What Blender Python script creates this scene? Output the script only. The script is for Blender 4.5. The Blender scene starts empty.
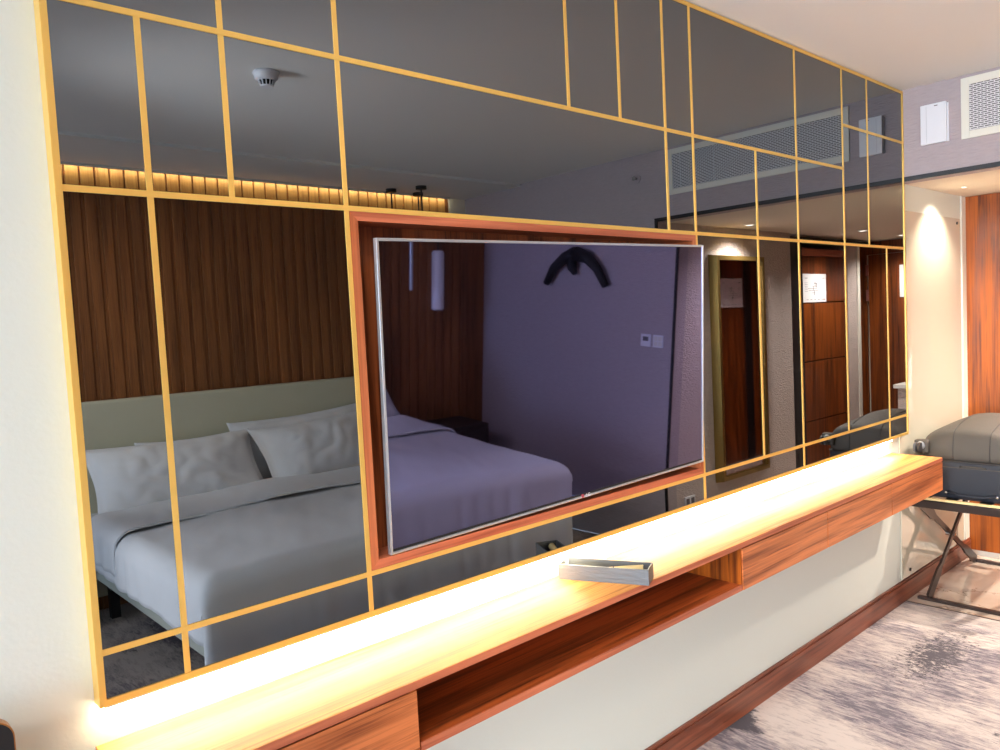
import bpy, bmesh, math, random
from mathutils import Vector, Matrix, noise
random.seed(7)
SC = bpy.context.scene
COL = SC.collection
PI = math.pi

# ------------------------------------------------------------------ materials
def srgb(r, g, b):
    def f(c):
        c /= 255.0
        return c/12.92 if c <= .04045 else ((c+.055)/1.055)**2.4
    return (f(r), f(g), f(b), 1)

def newmat(name):
    m = bpy.data.materials.new(name); m.use_nodes = True
    nt = m.node_tree; nt.nodes.clear()
    out = nt.nodes.new('ShaderNodeOutputMaterial')
    b = nt.nodes.new('ShaderNodeBsdfPrincipled')
    nt.links.new(b.outputs[0], out.inputs[0])
    return m, nt, b, out

def setp(b, **k):
    n = {'rough': 'Roughness', 'metal': 'Metallic', 'ior': 'IOR', 'coat': 'Coat Weight', 'coatr': 'Coat Roughness',
         'spec': 'Specular IOR Level', 'sheen': 'Sheen Weight', 'trans': 'Transmission Weight'}
    for a, v in k.items():
        b.inputs[n[a]].default_value = v

def plain(name, col, bump=0, bscale=60, var=0.0, stretch=(1, 1, 1), **k):
    m, nt, b, out = newmat(name)
    b.inputs['Base Color'].default_value = col
    setp(b, **k)
    L = nt.links.new
    if bump or var:
        tc = nt.nodes.new('ShaderNodeTexCoord'); mp = nt.nodes.new('ShaderNodeMapping')
        mp.inputs['Scale'].default_value = stretch
        L(tc.outputs['Object'], mp.inputs[0])
        nz = nt.nodes.new('ShaderNodeTexNoise'); nz.inputs['Scale'].default_value = bscale
        nz.inputs['Detail'].default_value = 4
        L(mp.outputs[0], nz.inputs['Vector'])
        if bump:
            bp = nt.nodes.new('ShaderNodeBump'); bp.inputs['Strength'].default_value = bump
            bp.inputs['Distance'].default_value = .01
            L(nz.outputs['Fac'], bp.inputs['Height']); L(bp.outputs[0], b.inputs['Normal'])
        if var:
            mx = nt.nodes.new('ShaderNodeMix'); mx.data_type = 'RGBA'
            mx.inputs[6].default_value = tuple(c*(1-var) for c in col[:3])+(1,)
            mx.inputs[7].default_value = tuple(min(1, c*(1+var)) for c in col[:3])+(1,)
            L(nz.outputs['Fac'], mx.inputs[0]); L(mx.outputs[2], b.inputs['Base Color'])
    return m

def emit(name, col, s):
    m = bpy.data.materials.new(name); m.use_nodes = True
    nt = m.node_tree; nt.nodes.clear()
    out = nt.nodes.new('ShaderNodeOutputMaterial'); e = nt.nodes.new('ShaderNodeEmission')
    e.inputs[0].default_value = col; e.inputs[1].default_value = s
    nt.links.new(e.outputs[0], out.inputs[0])
    return m

def wood(name, axis, dark, light, scale=1.0, rough=.35, cath=1.0, contrast=(.30, .72), coat=0.0):
    """timber with the grain running along axis (0 x, 1 y, 2 z)"""
    m, nt, b, out = newmat(name)
    N = nt.nodes.new; L = nt.links.new
    tc = N('ShaderNodeTexCoord')
    st = [1.0, 1.0, 1.0]; st[axis] = .07
    mp = N('ShaderNodeMapping'); mp.inputs['Scale'].default_value = st
    L(tc.outputs['Object'], mp.inputs[0])
    big = N('ShaderNodeTexNoise'); big.inputs['Scale'].default_value = 7*scale; big.inputs['Detail'].default_value = 2
    L(mp.outputs[0], big.inputs['Vector'])
    mul = N('ShaderNodeMath'); mul.operation = 'MULTIPLY'; mul.inputs[1].default_value = 9*cath
    L(big.outputs['Fac'], mul.inputs[0])
    sn = N('ShaderNodeMath'); sn.operation = 'PINGPONG'; sn.inputs[1].default_value = 1.0
    L(mul.outputs[0], sn.inputs[0])
    st2 = [1.0, 1.0, 1.0]; st2[axis] = .02
    mp2 = N('ShaderNodeMapping'); mp2.inputs['Scale'].default_value = st2
    L(tc.outputs['Object'], mp2.inputs[0])
    fine = N('ShaderNodeTexNoise'); fine.inputs['Scale'].default_value = 120*scale; fine.inputs['Detail'].default_value = 5
    fine.inputs['Roughness'].default_value = .7
    L(mp2.outputs[0], fine.inputs['Vector'])
    mid = N('ShaderNodeTexNoise'); mid.inputs['Scale'].default_value = 26*scale; mid.inputs['Detail'].default_value = 3
    L(mp2.outputs[0], mid.inputs['Vector'])
    a1 = N('ShaderNodeMath'); a1.operation = 'MULTIPLY'; a1.inputs[1].default_value = .20
    L(sn.outputs[0], a1.inputs[0])
    a2 = N('ShaderNodeMath'); a2.operation = 'MULTIPLY_ADD'; a2.inputs[1].default_value = .60
    L(fine.outputs['Fac'], a2.inputs[0]); L(a1.outputs[0], a2.inputs[2])
    a3 = N('ShaderNodeMath'); a3.operation = 'MULTIPLY_ADD'; a3.inputs[1].default_value = .24
    L(mid.outputs['Fac'], a3.inputs[0]); L(a2.outputs[0], a3.inputs[2])
    mp3 = N('ShaderNodeMapping'); st3 = [1.0, 1.0, 1.0]; st3[axis] = .03; mp3.inputs['Scale'].default_value = st3
    L(tc.outputs['Object'], mp3.inputs[0])
    ln3 = N('ShaderNodeTexNoise'); ln3.inputs['Scale'].default_value = 85*scale; ln3.inputs['Detail'].default_value = 3
    ln3.inputs['Distortion'].default_value = .6; L(mp3.outputs[0], ln3.inputs['Vector'])
    lr3 = N('ShaderNodeMapRange'); lr3.inputs[1].default_value = .56; lr3.inputs[2].default_value = .66
    lr3.inputs[3].default_value = 0; lr3.inputs[4].default_value = .13; L(ln3.outputs['Fac'], lr3.inputs[0])
    a4 = N('ShaderNodeMath'); a4.operation = 'SUBTRACT'; L(a3.outputs[0], a4.inputs[0]); L(lr3.outputs[0], a4.inputs[1])
    a3 = a4
    cr = N('ShaderNodeValToRGB')
    cr.color_ramp.elements[0].position = contrast[0]; cr.color_ramp.elements[0].color = dark
    cr.color_ramp.elements[1].position = contrast[1]; cr.color_ramp.elements[1].color = light
    L(a3.outputs[0], cr.inputs[0]); L(cr.outputs[0], b.inputs['Base Color'])
    bp = N('ShaderNodeBump'); bp.inputs['Strength'].default_value = .08; bp.inputs['Distance'].default_value = .002
    L(a3.outputs[0], bp.inputs['Height']); L(bp.outputs[0], b.inputs['Normal'])
    setp(b, rough=rough, coat=coat)
    return m

M = {}
M['gold'] = plain('brushed_gold', srgb(238, 196, 104), bump=.05, bscale=200, rough=.38, metal=.55)
M['gold_dark'] = plain('aged_gold', srgb(156, 128, 72), bump=.05, bscale=200, rough=.3, metal=.85)
M['mirror'] = plain('smoked_mirror', (.178, .192, .210, 1), rough=.0, metal=1.0)
M['mirror2'] = plain('foyer_mirror_glass', (.60, .50, .54, 1), rough=.03, metal=1.0)
M['backing'] = plain('black_backing', srgb(25, 23, 22), rough=.8)
M['wallwhite'] = plain('white_plaster', srgb(213, 217, 208), bump=.05, bscale=90, rough=.7)
M['ceil'] = plain('ceiling_paint', srgb(232, 234, 232), bump=.03, bscale=60, rough=.9)
M['foyceil'] = plain('foyer_ceiling_paint', srgb(228, 216, 198), rough=.85)
M['paper'] = plain('mauve_grasscloth', srgb(176, 164, 167), bump=.5, bscale=70, var=.10, stretch=(1, .35, 1.9), rough=.85)
M['paper_foyer'] = plain('taupe_textured_wallpaper', srgb(196, 182, 176), bump=.9, bscale=60, var=.10, stretch=(1, .6, 2.2), rough=.6)
M['blacktrim'] = plain('black_metal_trim', srgb(28, 27, 30), rough=.35)
M['woodx'] = wood('teak_grain_along_x', 0, srgb(120, 56, 22), srgb(205, 118, 66), scale=1.0, rough=.38, contrast=(.34, .62))
M['woodtop'] = wood('teak_console_top', 0, srgb(170, 98, 36), srgb(222, 158, 84), scale=1.0, rough=.55, contrast=(.34, .62))
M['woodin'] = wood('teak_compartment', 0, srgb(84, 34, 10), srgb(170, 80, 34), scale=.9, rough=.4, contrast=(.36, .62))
M['woodz'] = wood('teak_grain_upright', 2, srgb(96, 42, 8), srgb(178, 92, 24), scale=1.0, rough=.38, contrast=(.34, .62))
M['woodbox'] = wood('teak_surround', 0, srgb(146, 70, 44), srgb(196, 112, 78), scale=1.0, rough=.4, contrast=(.3, .66))
M['woodboxz'] = wood('teak_surround_upright', 2, srgb(146, 72, 38), srgb(198, 114, 70), scale=1.0, rough=.4, contrast=(.3, .66))
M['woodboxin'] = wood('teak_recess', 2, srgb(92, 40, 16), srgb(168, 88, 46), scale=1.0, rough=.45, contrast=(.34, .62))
M['woodbase'] = wood('walnut_baseboard', 0, srgb(92, 44, 26), srgb(150, 84, 58), scale=1.0, rough=.3, contrast=(.30, .66))
M['woodcl'] = wood('dark_teak_upright', 2, srgb(58, 24, 6), srgb(134, 66, 20), scale=1.0, rough=.38, contrast=(.34, .62))
M['slat'] = wood('walnut_slats', 2, srgb(96, 56, 28), srgb(158, 98, 52), scale=1.4, rough=.5, contrast=(.34, .66), cath=.3)
M['slat_up'] = wood('walnut_slats_lit', 2, srgb(170, 118, 58), srgb(214, 164, 92), scale=1.4, rough=.5, contrast=(.34, .66), cath=.3)  # same slats; the cove glow is painted into this lighter colour
M['night'] = plain('dark_oak', srgb(58, 44, 38), rough=.5)
M['headb'] = plain('greige_leather', srgb(206, 203, 180), bump=.04, bscale=150, rough=.5)
M['frame_bed'] = plain('grey_upholstery', srgb(176, 178, 168), bump=.05, bscale=200, rough=.6)
M['linen'] = plain('white_linen', srgb(226, 227, 231), bump=.12, bscale=14, rough=.85, sheen=.2)
M['sheet'] = plain('white_sheet', srgb(205, 204, 206), bump=.1, bscale=18, rough=.85)
M['white'] = plain('white_plastic', srgb(228, 230, 236), rough=.4)
M['offwhite'] = plain('warm_white_lacquer', srgb(226, 224, 212), rough=.4)
M['glasspanel'] = plain('back_painted_glass', srgb(212, 206, 186), rough=.04, coat=.6, coatr=.02, spec=.6)
M['silver'] = plain('satin_silver', srgb(205, 210, 215), rough=.28, metal=.8)
M['chrome'] = plain('chrome', srgb(225, 225, 225), rough=.12, metal=1)
M['bronze'] = plain('dark_bronze_metal', srgb(70, 58, 54), rough=.3, metal=.6)
M['black'] = plain('black_plastic', srgb(24, 24, 26), rough=.4)
M['luggage'] = plain('grey_brown_nylon', srgb(78, 72, 66), bump=.25, bscale=300, rough=.6)
M['luggage2'] = plain('charcoal_nylon', srgb(40, 43, 52), bump=.25, bscale=300, rough=.55)
M['piping'] = plain('dark_piping', srgb(50, 46, 46), rough=.5)
M['tray'] = plain('brushed_grey_tray', srgb(92, 94, 98), bump=.2, bscale=120, stretch=(.2, 1, 1), rough=.4, metal=.1)
M['cream'] = plain('cream_paper', srgb(232, 208, 150), rough=.6)
M['ink'] = plain('grey_ink', srgb(105, 100, 104), rough=.8)
M['inkred'] = plain('red_ink', srgb(170, 70, 80), rough=.8)
M['papersheet'] = plain('white_notice_board', srgb(236, 234, 236), rough=.5)
M['marble_white'] = plain('white_stone_top', srgb(225, 222, 214), rough=.3)
M['screenpale'] = plain('pale_grey_face', srgb(178, 184, 186), rough=.4)
M['copper'] = plain('copper_edge', srgb(190, 130, 70), rough=.3, metal=.7)
M['hinge'] = plain('pinkish_hinge_metal', srgb(186, 130, 124), rough=.35, metal=.6)
M['led'] = emit('led_warm', (1, .88, .62, 1), 56)
M['ledcove'] = emit('led_cove', (1, .66, .28, 1), 220)
M['lamp'] = emit('downlight_glow', (1, .92, .8, 1), 14)
M['shade'] = plain('opal_glass', srgb(240, 240, 245), rough=.3)
M['darkshape'] = plain('dark_matte', srgb(30, 26, 28), rough=.7)

# television glass
m, nt, b, out = newmat('tv_glass')
b.inputs['Base Color'].default_value = (.15, .145, .26, 1); setp(b, metal=1.0, rough=.022)
M['tv'] = m

# grille : rows of dark slots
m, nt, b, out = newmat('perforated_grille')
N = nt.nodes.new; L = nt.links.new
tc = N('ShaderNodeTexCoord'); sep = N('ShaderNodeSeparateXYZ'); cmb = N('ShaderNodeCombineXYZ')
L(tc.outputs['Object'], sep.inputs[0]); L(sep.outputs[1], cmb.inputs[0]); L(sep.outputs[2], cmb.inputs[1])
br = N('ShaderNodeTexBrick'); br.inputs['Scale'].default_value = 1
br.inputs['Brick Width'].default_value = .030; br.inputs['Row Height'].default_value = .0096
br.inputs['Mortar Size'].default_value = .0026; br.inputs['Mortar Smooth'].default_value = .1
br.inputs['Color1'].default_value = srgb(70, 68, 76); br.inputs['Color2'].default_value = srgb(80, 78, 84)
br.inputs['Mortar'].default_value = srgb(214, 214, 216)
L(cmb.outputs[0], br.inputs['Vector']); L(br.outputs['Color'], b.inputs['Base Color']); setp(b, rough=.5)
M['grille'] = m

# carpet : streaky abstract pattern, streaks along y
m, nt, b, out = newmat('abstract_carpet')
N = nt.nodes.new; L = nt.links.new
tc = N('ShaderNodeTexCoord')
def nz(scale, st, det=6, ro=.6, off=(0, 0, 0), dist=0):
    mp = N('ShaderNodeMapping'); mp.inputs['Scale'].default_value = st; mp.inputs['Location'].default_value = off
    L(tc.outputs['Object'], mp.inputs[0])
    t = N('ShaderNodeTexNoise'); t.inputs['Scale'].default_value = scale; t.inputs['Detail'].default_value = det
    t.inputs['Roughness'].default_value = ro; t.inputs['Distortion'].default_value = dist
    L(mp.outputs[0], t.inputs['Vector'])
    return t.outputs['Fac']
def math_(op, a, c, v=None):
    n = N('ShaderNodeMath'); n.operation = op
    if hasattr(a, 'links'): L(a, n.inputs[0])
    else: n.inputs[0].default_value = a
    if hasattr(c, 'links'): L(c, n.inputs[1])
    else: n.inputs[1].default_value = c
    return n.outputs[0]
streak = nz(26, (1.7, .36, 1), det=9, ro=.74, dist=.5)
streak2 = nz(70, (1.6, .26, 1), det=8, ro=.85, off=(3, 1, 0))
patch = nz(2.6, (1.1, .55, 1), det=4, ro=.5, off=(1.7, .4, 0))
patch2 = nz(2.1, (1, .8, 1), det=2, ro=.5, off=(5.2, 2.9, 0))
s = math_('ADD', math_('MULTIPLY', streak, .46), math_('MULTIPLY', patch, .54))
s = math_('ADD', s, math_('MULTIPLY', math_('SUBTRACT', streak2, .5), .35))
cr = N('ShaderNodeValToRGB'); e = cr.color_ramp.elements
e[0].position = .425; e[0].color = srgb(112, 104, 112)
e[1].position = .44; e[1].color = srgb(148, 137, 141)
for p, c in ((.478, srgb(158, 146, 147)), (.484, srgb(182, 168, 163)), (.532, srgb(188, 174, 168)), (.538, srgb(206, 192, 184))):
    x = e.new(p); x.color = c
L(s, cr.inputs[0])
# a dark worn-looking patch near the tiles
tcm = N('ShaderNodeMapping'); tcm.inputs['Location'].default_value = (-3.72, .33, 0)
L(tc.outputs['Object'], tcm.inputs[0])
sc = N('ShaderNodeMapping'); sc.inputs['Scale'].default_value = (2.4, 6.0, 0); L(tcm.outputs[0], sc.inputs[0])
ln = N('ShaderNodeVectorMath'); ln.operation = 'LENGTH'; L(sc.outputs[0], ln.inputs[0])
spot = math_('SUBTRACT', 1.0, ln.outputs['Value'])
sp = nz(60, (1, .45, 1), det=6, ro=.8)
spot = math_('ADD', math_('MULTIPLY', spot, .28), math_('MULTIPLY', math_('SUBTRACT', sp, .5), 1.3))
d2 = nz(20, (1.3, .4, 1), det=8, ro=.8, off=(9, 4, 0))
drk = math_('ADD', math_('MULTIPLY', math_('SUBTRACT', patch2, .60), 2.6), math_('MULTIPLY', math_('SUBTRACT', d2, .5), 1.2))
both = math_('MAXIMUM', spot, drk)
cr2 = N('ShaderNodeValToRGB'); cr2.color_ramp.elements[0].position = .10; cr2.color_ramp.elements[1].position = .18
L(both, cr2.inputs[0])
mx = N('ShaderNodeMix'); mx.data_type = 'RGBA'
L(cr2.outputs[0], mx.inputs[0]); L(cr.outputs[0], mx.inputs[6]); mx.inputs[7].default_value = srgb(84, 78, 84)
L(mx.outputs[2], b.inputs['Base Color']); setp(b, rough=.95)
fz = nz(420, (1, 1, 1), det=2)
bp = N('ShaderNodeBump'); bp.inputs['Strength'].default_value = .35; bp.inputs['Distance'].default_value = .01
L(fz, bp.inputs['Height']); L(bp.outputs[0], b.inputs['Normal'])
M['carpet'] = m

# polished veined marble
m, nt, b, out = newmat('polished_marble')
N = nt.nodes.new; L = nt.links.new
tc = N('ShaderNodeTexCoord')
w = nz(1.6, (1, 1, 1), det=5, ro=.6, dist=1.2)
v = math_('ABSOLUTE', math_('SUBTRACT', w, .5), 0)
cr = N('ShaderNodeValToRGB'); e = cr.color_ramp.elements
e[0].position = 0; e[0].color = srgb(150, 128, 112); e[1].position = .012; e[1].color = srgb(214, 196, 180)
L(v, cr.inputs[0])
cl = nz(2.6, (1, 1, 1), det=4, ro=.5, off=(2, 7, 0))
mx = N('ShaderNodeMix'); mx.data_type = 'RGBA'; mx.blend_type = 'MULTIPLY'; mx.inputs[0].default_value = .5
cr3 = N('ShaderNodeValToRGB'); cr3.color_ramp.elements[0].position = .35; cr3.color_ramp.elements[0].color = srgb(205, 190, 180)
cr3.color_ramp.elements[1].position = .6; cr3.color_ramp.elements[1].color = (1, 1, 1, 1)
L(cl, cr3.inputs[0]); L(cr.outputs[0], mx.inputs[6]); L(cr3.outputs[0], mx.inputs[7])
L(mx.outputs[2], b.inputs['Base Color']); setp(b, rough=.12, coat=.4, coatr=.05)
M['marble'] = m

# ------------------------------------------------------------------ mesh helpers
def B(): return bmesh.new()
def box(bm, x0, x1, y0, y1, z0, z1, bev=0.0, seg=2):
    x0, x1 = sorted((x0, x1)); y0, y1 = sorted((y0, y1)); z0, z1 = sorted((z0, z1))
    v = [bm.verts.new(p) for p in ((x0,y0,z0),(x1,y0,z0),(x1,y1,z0),(x0,y1,z0),(x0,y0,z1),(x1,y0,z1),(x1,y1,z1),(x0,y1,z1))]
    fs = [bm.faces.new([v[i] for i in q]) for q in ((0,3,2,1),(4,5,6,7),(0,1,5,4),(1,2,6,5),(2,3,7,6),(3,0,4,7))]
    if bev:
        es = list({e for f in fs for e in f.edges})
        bmesh.ops.bevel(bm, geom=es, offset=bev, segments=seg, affect='EDGES', profile=.6)
    return bm
def Bx(*a, **k): return box(B(), *a, **k)
def tube(bm, pts, r, n=10, cap=True):
    pts = [Vector(p) for p in pts]
    rings = []
    for i, p in enumerate(pts):
        t = (pts[min(i+1, len(pts)-1)]-pts[max(i-1, 0)]).normalized()
        a = t.orthogonal().normalized() if i == 0 else (prev - t*prev.dot(t)).normalized()
        prev = a; c = t.cross(a)
        rr = r[i] if isinstance(r, (list, tuple)) else r
        rings.append([bm.verts.new(p + (a*math.cos(2*PI*k/n)+c*math.sin(2*PI*k/n))*rr) for k in range(n)])
    for i in range(len(rings)-1):
        for k in range(n):
            bm.faces.new((rings[i][k], rings[i][(k+1) % n], rings[i+1][(k+1) % n], rings[i+1][k]))
    if cap:
        bm.faces.new(rings[0][::-1]); bm.faces.new(rings[-1])
    return bm
def lathe(bm, prof, n=32, c=(0, 0, 0)):
    c = Vector(c); rings = []
    for r, z in prof:
        if r < 1e-6: rings.append([bm.verts.new(c+Vector((0, 0, z)))])
        else: rings.append([bm.verts.new(c+Vector((r*math.cos(2*PI*k/n), r*math.sin(2*PI*k/n), z))) for k in range(n)])
    for a, b_ in zip(rings, rings[1:]):
        for k in range(n):
            k2 = (k+1) % n
            if len(a) == 1 and len(b_) == 1: continue
            if len(a) == 1: bm.faces.new((a[0], b_[k2], b_[k]))
            elif len(b_) == 1: bm.faces.new((a[k], a[k2], b_[0]))
            else: bm.faces.new((a[k], a[k2], b_[k2], b_[k]))
    return bm
def bar(bm, p, q, w, h, up=(0, 0, 1)):
    """rectangular bar from p to q, w across, h along up-ish"""
    p = Vector(p); q = Vector(q); t = (q-p).normalized(); u = Vector(up); s = t.cross(u).normalized(); u = s.cross(t)
    v = []
    for e in (p, q):
        for a, c in ((-1, -1), (1, -1), (1, 1), (-1, 1)):
            v.append(bm.verts.new(e+s*a*w/2+u*c*h/2))
    for f in ((0,3,2,1),(4,5,6,7),(0,1,5,4),(1,2,6,5),(2,3,7,6),(3,0,4,7)):
        bm.faces.new([v[i] for i in f])
    return bm
def obj(name, bm, mat, parent=None, smooth=False, world=True):
    me = bpy.data.meshes.new(name)
    bmesh.ops.recalc_face_normals(bm, faces=bm.faces)
    bm.to_mesh(me); bm.free()
    me.materials.append(M[mat] if isinstance(mat, str) else mat)
    if smooth:
        for p in me.polygons: p.use_smooth = True
    o = bpy.data.objects.new(name, me); COL.objects.link(o)
    if parent:
        o.parent = parent
        if world:                                   # mesh was written in room coordinates
            off = Vector((0, 0, 0)); q = parent
            while q: off += q.location; q = q.parent
            o.location = -off
    return o
def thing(name, label, cat, loc, group=None):
    o = bpy.data.objects.new(name, None); COL.objects.link(o); o.location = loc
    o.empty_display_size = .05
    return tag(o, label, cat, group)
def tag(o, label, cat, group=None):
    o['label'] = label; o['category'] = cat
    if group: o['group'] = group
    return o
def struct(name, bm, mat, smooth=False):
    o = obj(name, bm, mat, None, smooth); o['kind'] = 'structure'; return o
def ss(t): t = max(0, min(1, t)); return t*t*(3-2*t)

# ------------------------------------------------------------------ the room
CE = 2.707; YB = -3.584; YW = .035; XH = 4.353; XL = -6.0; SOF = 2.241
struct('floor', Bx(XL, 4.335, YB, YW, -.05, 0), 'carpet')
o = struct('floor', Bx(4.335, 8.0, -1.95, YW, -.05, 0), 'marble')
struct('trim_1', Bx(4.331, 4.341, -1.565, YW, 0, .0015), 'bronze')
struct('ceiling', Bx(XL, XH, YB, YW, CE, CE+.05), 'ceil')
struct('ceiling_bulkhead', Bx(XL, XH, YB, -2.87, 2.689, CE), 'ceil')
struct('ceiling_foyer', Bx(XH+.11, 8.0, -1.95, YW, SOF, SOF+.05), 'foyceil')
# mirror side wall, with the shallow recess for the television surround
bx0, bx1, bz0, bz1 = .990, 2.422, 1.022, 1.886
bm = B()
box(bm, XL, bx0, YW, .2, 0, CE); box(bm, bx1, 8.0, YW, .2, 0, CE)
box(bm, bx0, bx1, YW, .2, 0, bz0); box(bm, bx0, bx1, YW, .2, bz1, CE); box(bm, bx0, bx1, .09, .2, bz0, bz1)
struct('wall_back', bm, 'wallwhite')
struct('wall_front', Bx(XL, XH+.11, YB-.1, YB, 0, CE), 'paper')
# wall with the foyer opening
bm = B()
box(bm, XH, XH+.112, YB, -1.5725, 0, CE); box(bm, XH, XH+.112, -1.5725, YW, SOF, CE)
struct('wall_right', bm, 'paper')
bm = B()
box(bm, XH-.006, XH+.004, -1.587, YW-.001, 2.239, 2.262); box(bm, XH-.006, XH+.004, -1.587, -1.567, 0, 2.239)
struct('trim_2', bm, 'blacktrim')
struct('trim_3', Bx(XH+.1, XH+.135, -.001, YW-.001, 2.11, 2.235), 'offwhite')
bpy.data.objects.remove(bpy.data.objects['trim_3'])
struct('wall_foyer', Bx(XH+.112, 6.18, -1.68, -1.5725, 0, SOF), 'paper_foyer')
struct('wall_foyer_end', Bx(8.0, 8.1, -1.95, YW, 0, 2.3), 'foyceil')
struct('wall_closet', Bx(6.18, 8.0, -2.05, -1.95, 0, 2.3), 'paper_foyer')
struct('trim_4', Bx(6.18, 7.95, -1.625, -1.60, 2.185, 2.222), 'blacktrim')
struct('trim_5', Bx(6.18, 6.44, -1.66, -1.60, 0, 2.185), 'blacktrim')
struct('trim_6', Bx(6.44, 7.98, -1.94, -1.66, 2.20, 2.239), 'foyceil')
struct('wall_closet_pier', Bx(7.36, 7.56, -1.94, -1.62, 0, 2.185), 'paper_foyer')
struct('trim_7', Bx(7.56, 7.62, -1.94, -1.612, 0, 2.185), 'offwhite')
# window side, behind the photographer
bm = B()
wy0, wy1, wz0, wz1 = -3.3, -1.3, .25, 2.45
box(bm, XL-.12, XL, YB, YW, 0, wz0); box(bm, XL-.12, XL, YB, YW, wz1, CE)
box(bm, XL-.12, XL, YB, wy0, wz0, wz1); box(bm, XL-.12, XL, wy1, YW, wz0, wz1)
struct('wall_left', bm, 'wallwhite')
wf = B()
for y in (wy0, (wy0+wy1)/2-.02, wy1-.04): box(wf, XL-.09, XL-.03, y, y+.04, wz0, wz1)
for z in (wz0, wz1-.04): box(wf, XL-.09, XL-.03, wy0, wy1, z, z+.04)
struct('window_1', wf, 'offwhite')
# baseboard with a stepped top
bm = B(); box(bm, XL, 5.395, YW-.016, YW, 0, .100); box(bm, XL, 5.395, YW-.011, YW, .100, .113, bev=.002)
struct('baseboard_back', bm, 'woodbase')
# off-white strip between glass wall panel and the wardrobe
struct('trim_8', Bx(5.325, 5.395, YW-.008, YW, .113, SOF), 'offwhite')
# sheets of the glass covered wall
g = thing('wall_glass_panel', 'glossy cream back-painted glass panel on the wall behind the suitcase', 'wall panel', (4.8, YW, 1.1))
obj('glass_sheet', Bx(4.312, 5.292, .028, .0345, .118, 2.10, bev=.001), 'glasspanel', g)
for x, z in ((5.235, 2.072), (4.42, .15), (4.40, 2.07)):
    bm = B(); tube(bm, [(x, .022, z), (x, .028, z)], .009, 12)
    obj('screw_cap', bm, 'black', g)

# ------------------------------------------------------------------ smoked mirror wall
mw = thing('mirror_wall', 'large smoked mirror wall of gold-edged panes above the console', 'mirror', (2.365, YW, .911))
X0, X1, Z0, Z1 = .373, 4.352, .911, 2.701
FW = .013; BW = .0125
vb = {'a': (.541, .911, 2.239), 'b': (.708, 1.893, 2.7), 'c': (.984, .911, 2.7), 'd': (1.778, 2.239, 2.7), 'e': (2.021, 2.239, 2.7),
      'f': (2.264, 1.893, 2.7), 'g': (2.427, .911, 2.7), 'h': (3.192, .911, 2.7), 'i': (2.857, 1.015, 2.239),
      'j': (3.637, 1.015, 2.7), 'k': (3.909, 1.893, 2.7), 'l': (4.114, .911, 1.893)}
hb = [(2.239, X0, 3.637), (2.438, 3.637, X1), (1.893, X0, X1), (1.015, X0, X1)]
xs = sorted({X0, X1} | {v[0] for v in vb.values()}); zs = sorted({Z0, Z1} | {h[0] for h in hb})
nx, nzv = len(xs)-1, len(zs)-1
par = {(i, j): (i, j) for i in range(nx) for j in range(nzv)}
def find(a):
    while par[a] != a: a = par[a]
    return a
for i in range(nx):
    for j in range(nzv):
        zc = (zs[j]+zs[j+1])/2; xc = (xs[i]+xs[i+1])/2
        if i+1 < nx and not any(abs(v[0]-xs[i+1]) < 1e-6 and v[1] < zc < v[2] for v in vb.values()): par[find((i, j))] = find((i+1, j))
        if j+1 < nzv and not any(abs(h[0]-zs[j+1]) < 1e-6 and h[1] < xc < h[2] for h in hb): par[find((i, j))] = find((i, j+1))
groups = {}
for k in par: groups.setdefault(find(k), []).append(k)
back = B()
for cells in groups.values():
    a = min(xs[c[0]] for c in cells); b_ = max(xs[c[0]+1] for c in cells)
    c_ = min(zs[c[1]] for c in cells); d = max(zs[c[1]+1] for c in cells)
    if a > .98 and b_ < 2.43 and c_ > 1.0 and d < 1.9: continue     # the television surround sits here
    obj('mirror_pane', Bx(max(a, X0+.004), min(b_, X1-.004), .0, .005, max(c_, Z0+.004), min(d, Z1-.004)), 'mirror', mw)
    box(back, max(a, X0+.006), min(b_, X1-.006), .0055, .034, max(c_, Z0+.006), min(d, Z1-.006))
obj('backing_board', back, 'backing', mw)
for k, (x, a, b_) in vb.items():
    if k == 'f': a = 1.893
    obj('gold_trim', Bx(x-BW/2, x+BW/2, -.002, .004, max(a, Z0+FW), min(b_, Z1-FW), bev=.0006), 'gold', mw)
for z, a, b_ in hb:
    obj('gold_trim', Bx(max(a, X0+FW), min(b_, X1-FW), -.0024, .004, z-BW/2, z+BW/2, bev=.0006), 'gold', mw)
bm = B()
def frame(bm, x0, x1, z0, z1, w, y0, y1, bev=.001):
    box(bm, x0, x0+w, y0, y1, z0, z1, bev=bev); box(bm, x1-w, x1, y0, y1, z0, z1, bev=bev)
    box(bm, x0+w, x1-w, y0, y1, z0, z0+w, bev=bev); box(bm, x0+w, x1-w, y0, y1, z1-w, z1, bev=bev)
frame(bm, X0, X1, Z0, Z1, FW, -.004, .0345)
obj('outer_frame', bm, 'gold', mw)

# television surround, set into the mirror wall
tb = thing('television_surround', 'reddish teak box frame set into mirror wall around the television', 'wall niche', (1.706, .085, 1.03))
ix0, ix1, iz0, iz1 = 1.012, 2.400, 1.044, 1.865
def quad_prism(bm, poly, y0, y1):
    a = [bm.verts.new((x, y0, z)) for x, z in poly]; b_ = [bm.verts.new((x, y1, z)) for x, z in poly]
    bm.faces.new(a); bm.faces.new(b_[::-1])
    for i in range(len(poly)): bm.faces.new((a[i], b_[i], b_[(i+1) % len(poly)], a[(i+1) % len(poly)]))
    return bm
ox0, ox1, oz0, oz1 = .9908, 2.4202, 1.0218, 1.8862
YF = -.003
obj('frame_top', quad_prism(B(), [(ox0, oz1), (ox1, oz1), (ix1, iz1), (ix0, iz1)], YF, .08), 'woodbox', tb)
obj('frame_bottom', quad_prism(B(), [(ox0, oz0), (ox1, oz0), (ix1, iz0), (ix0, iz0)], YF, .08), 'woodbox', tb)
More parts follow.
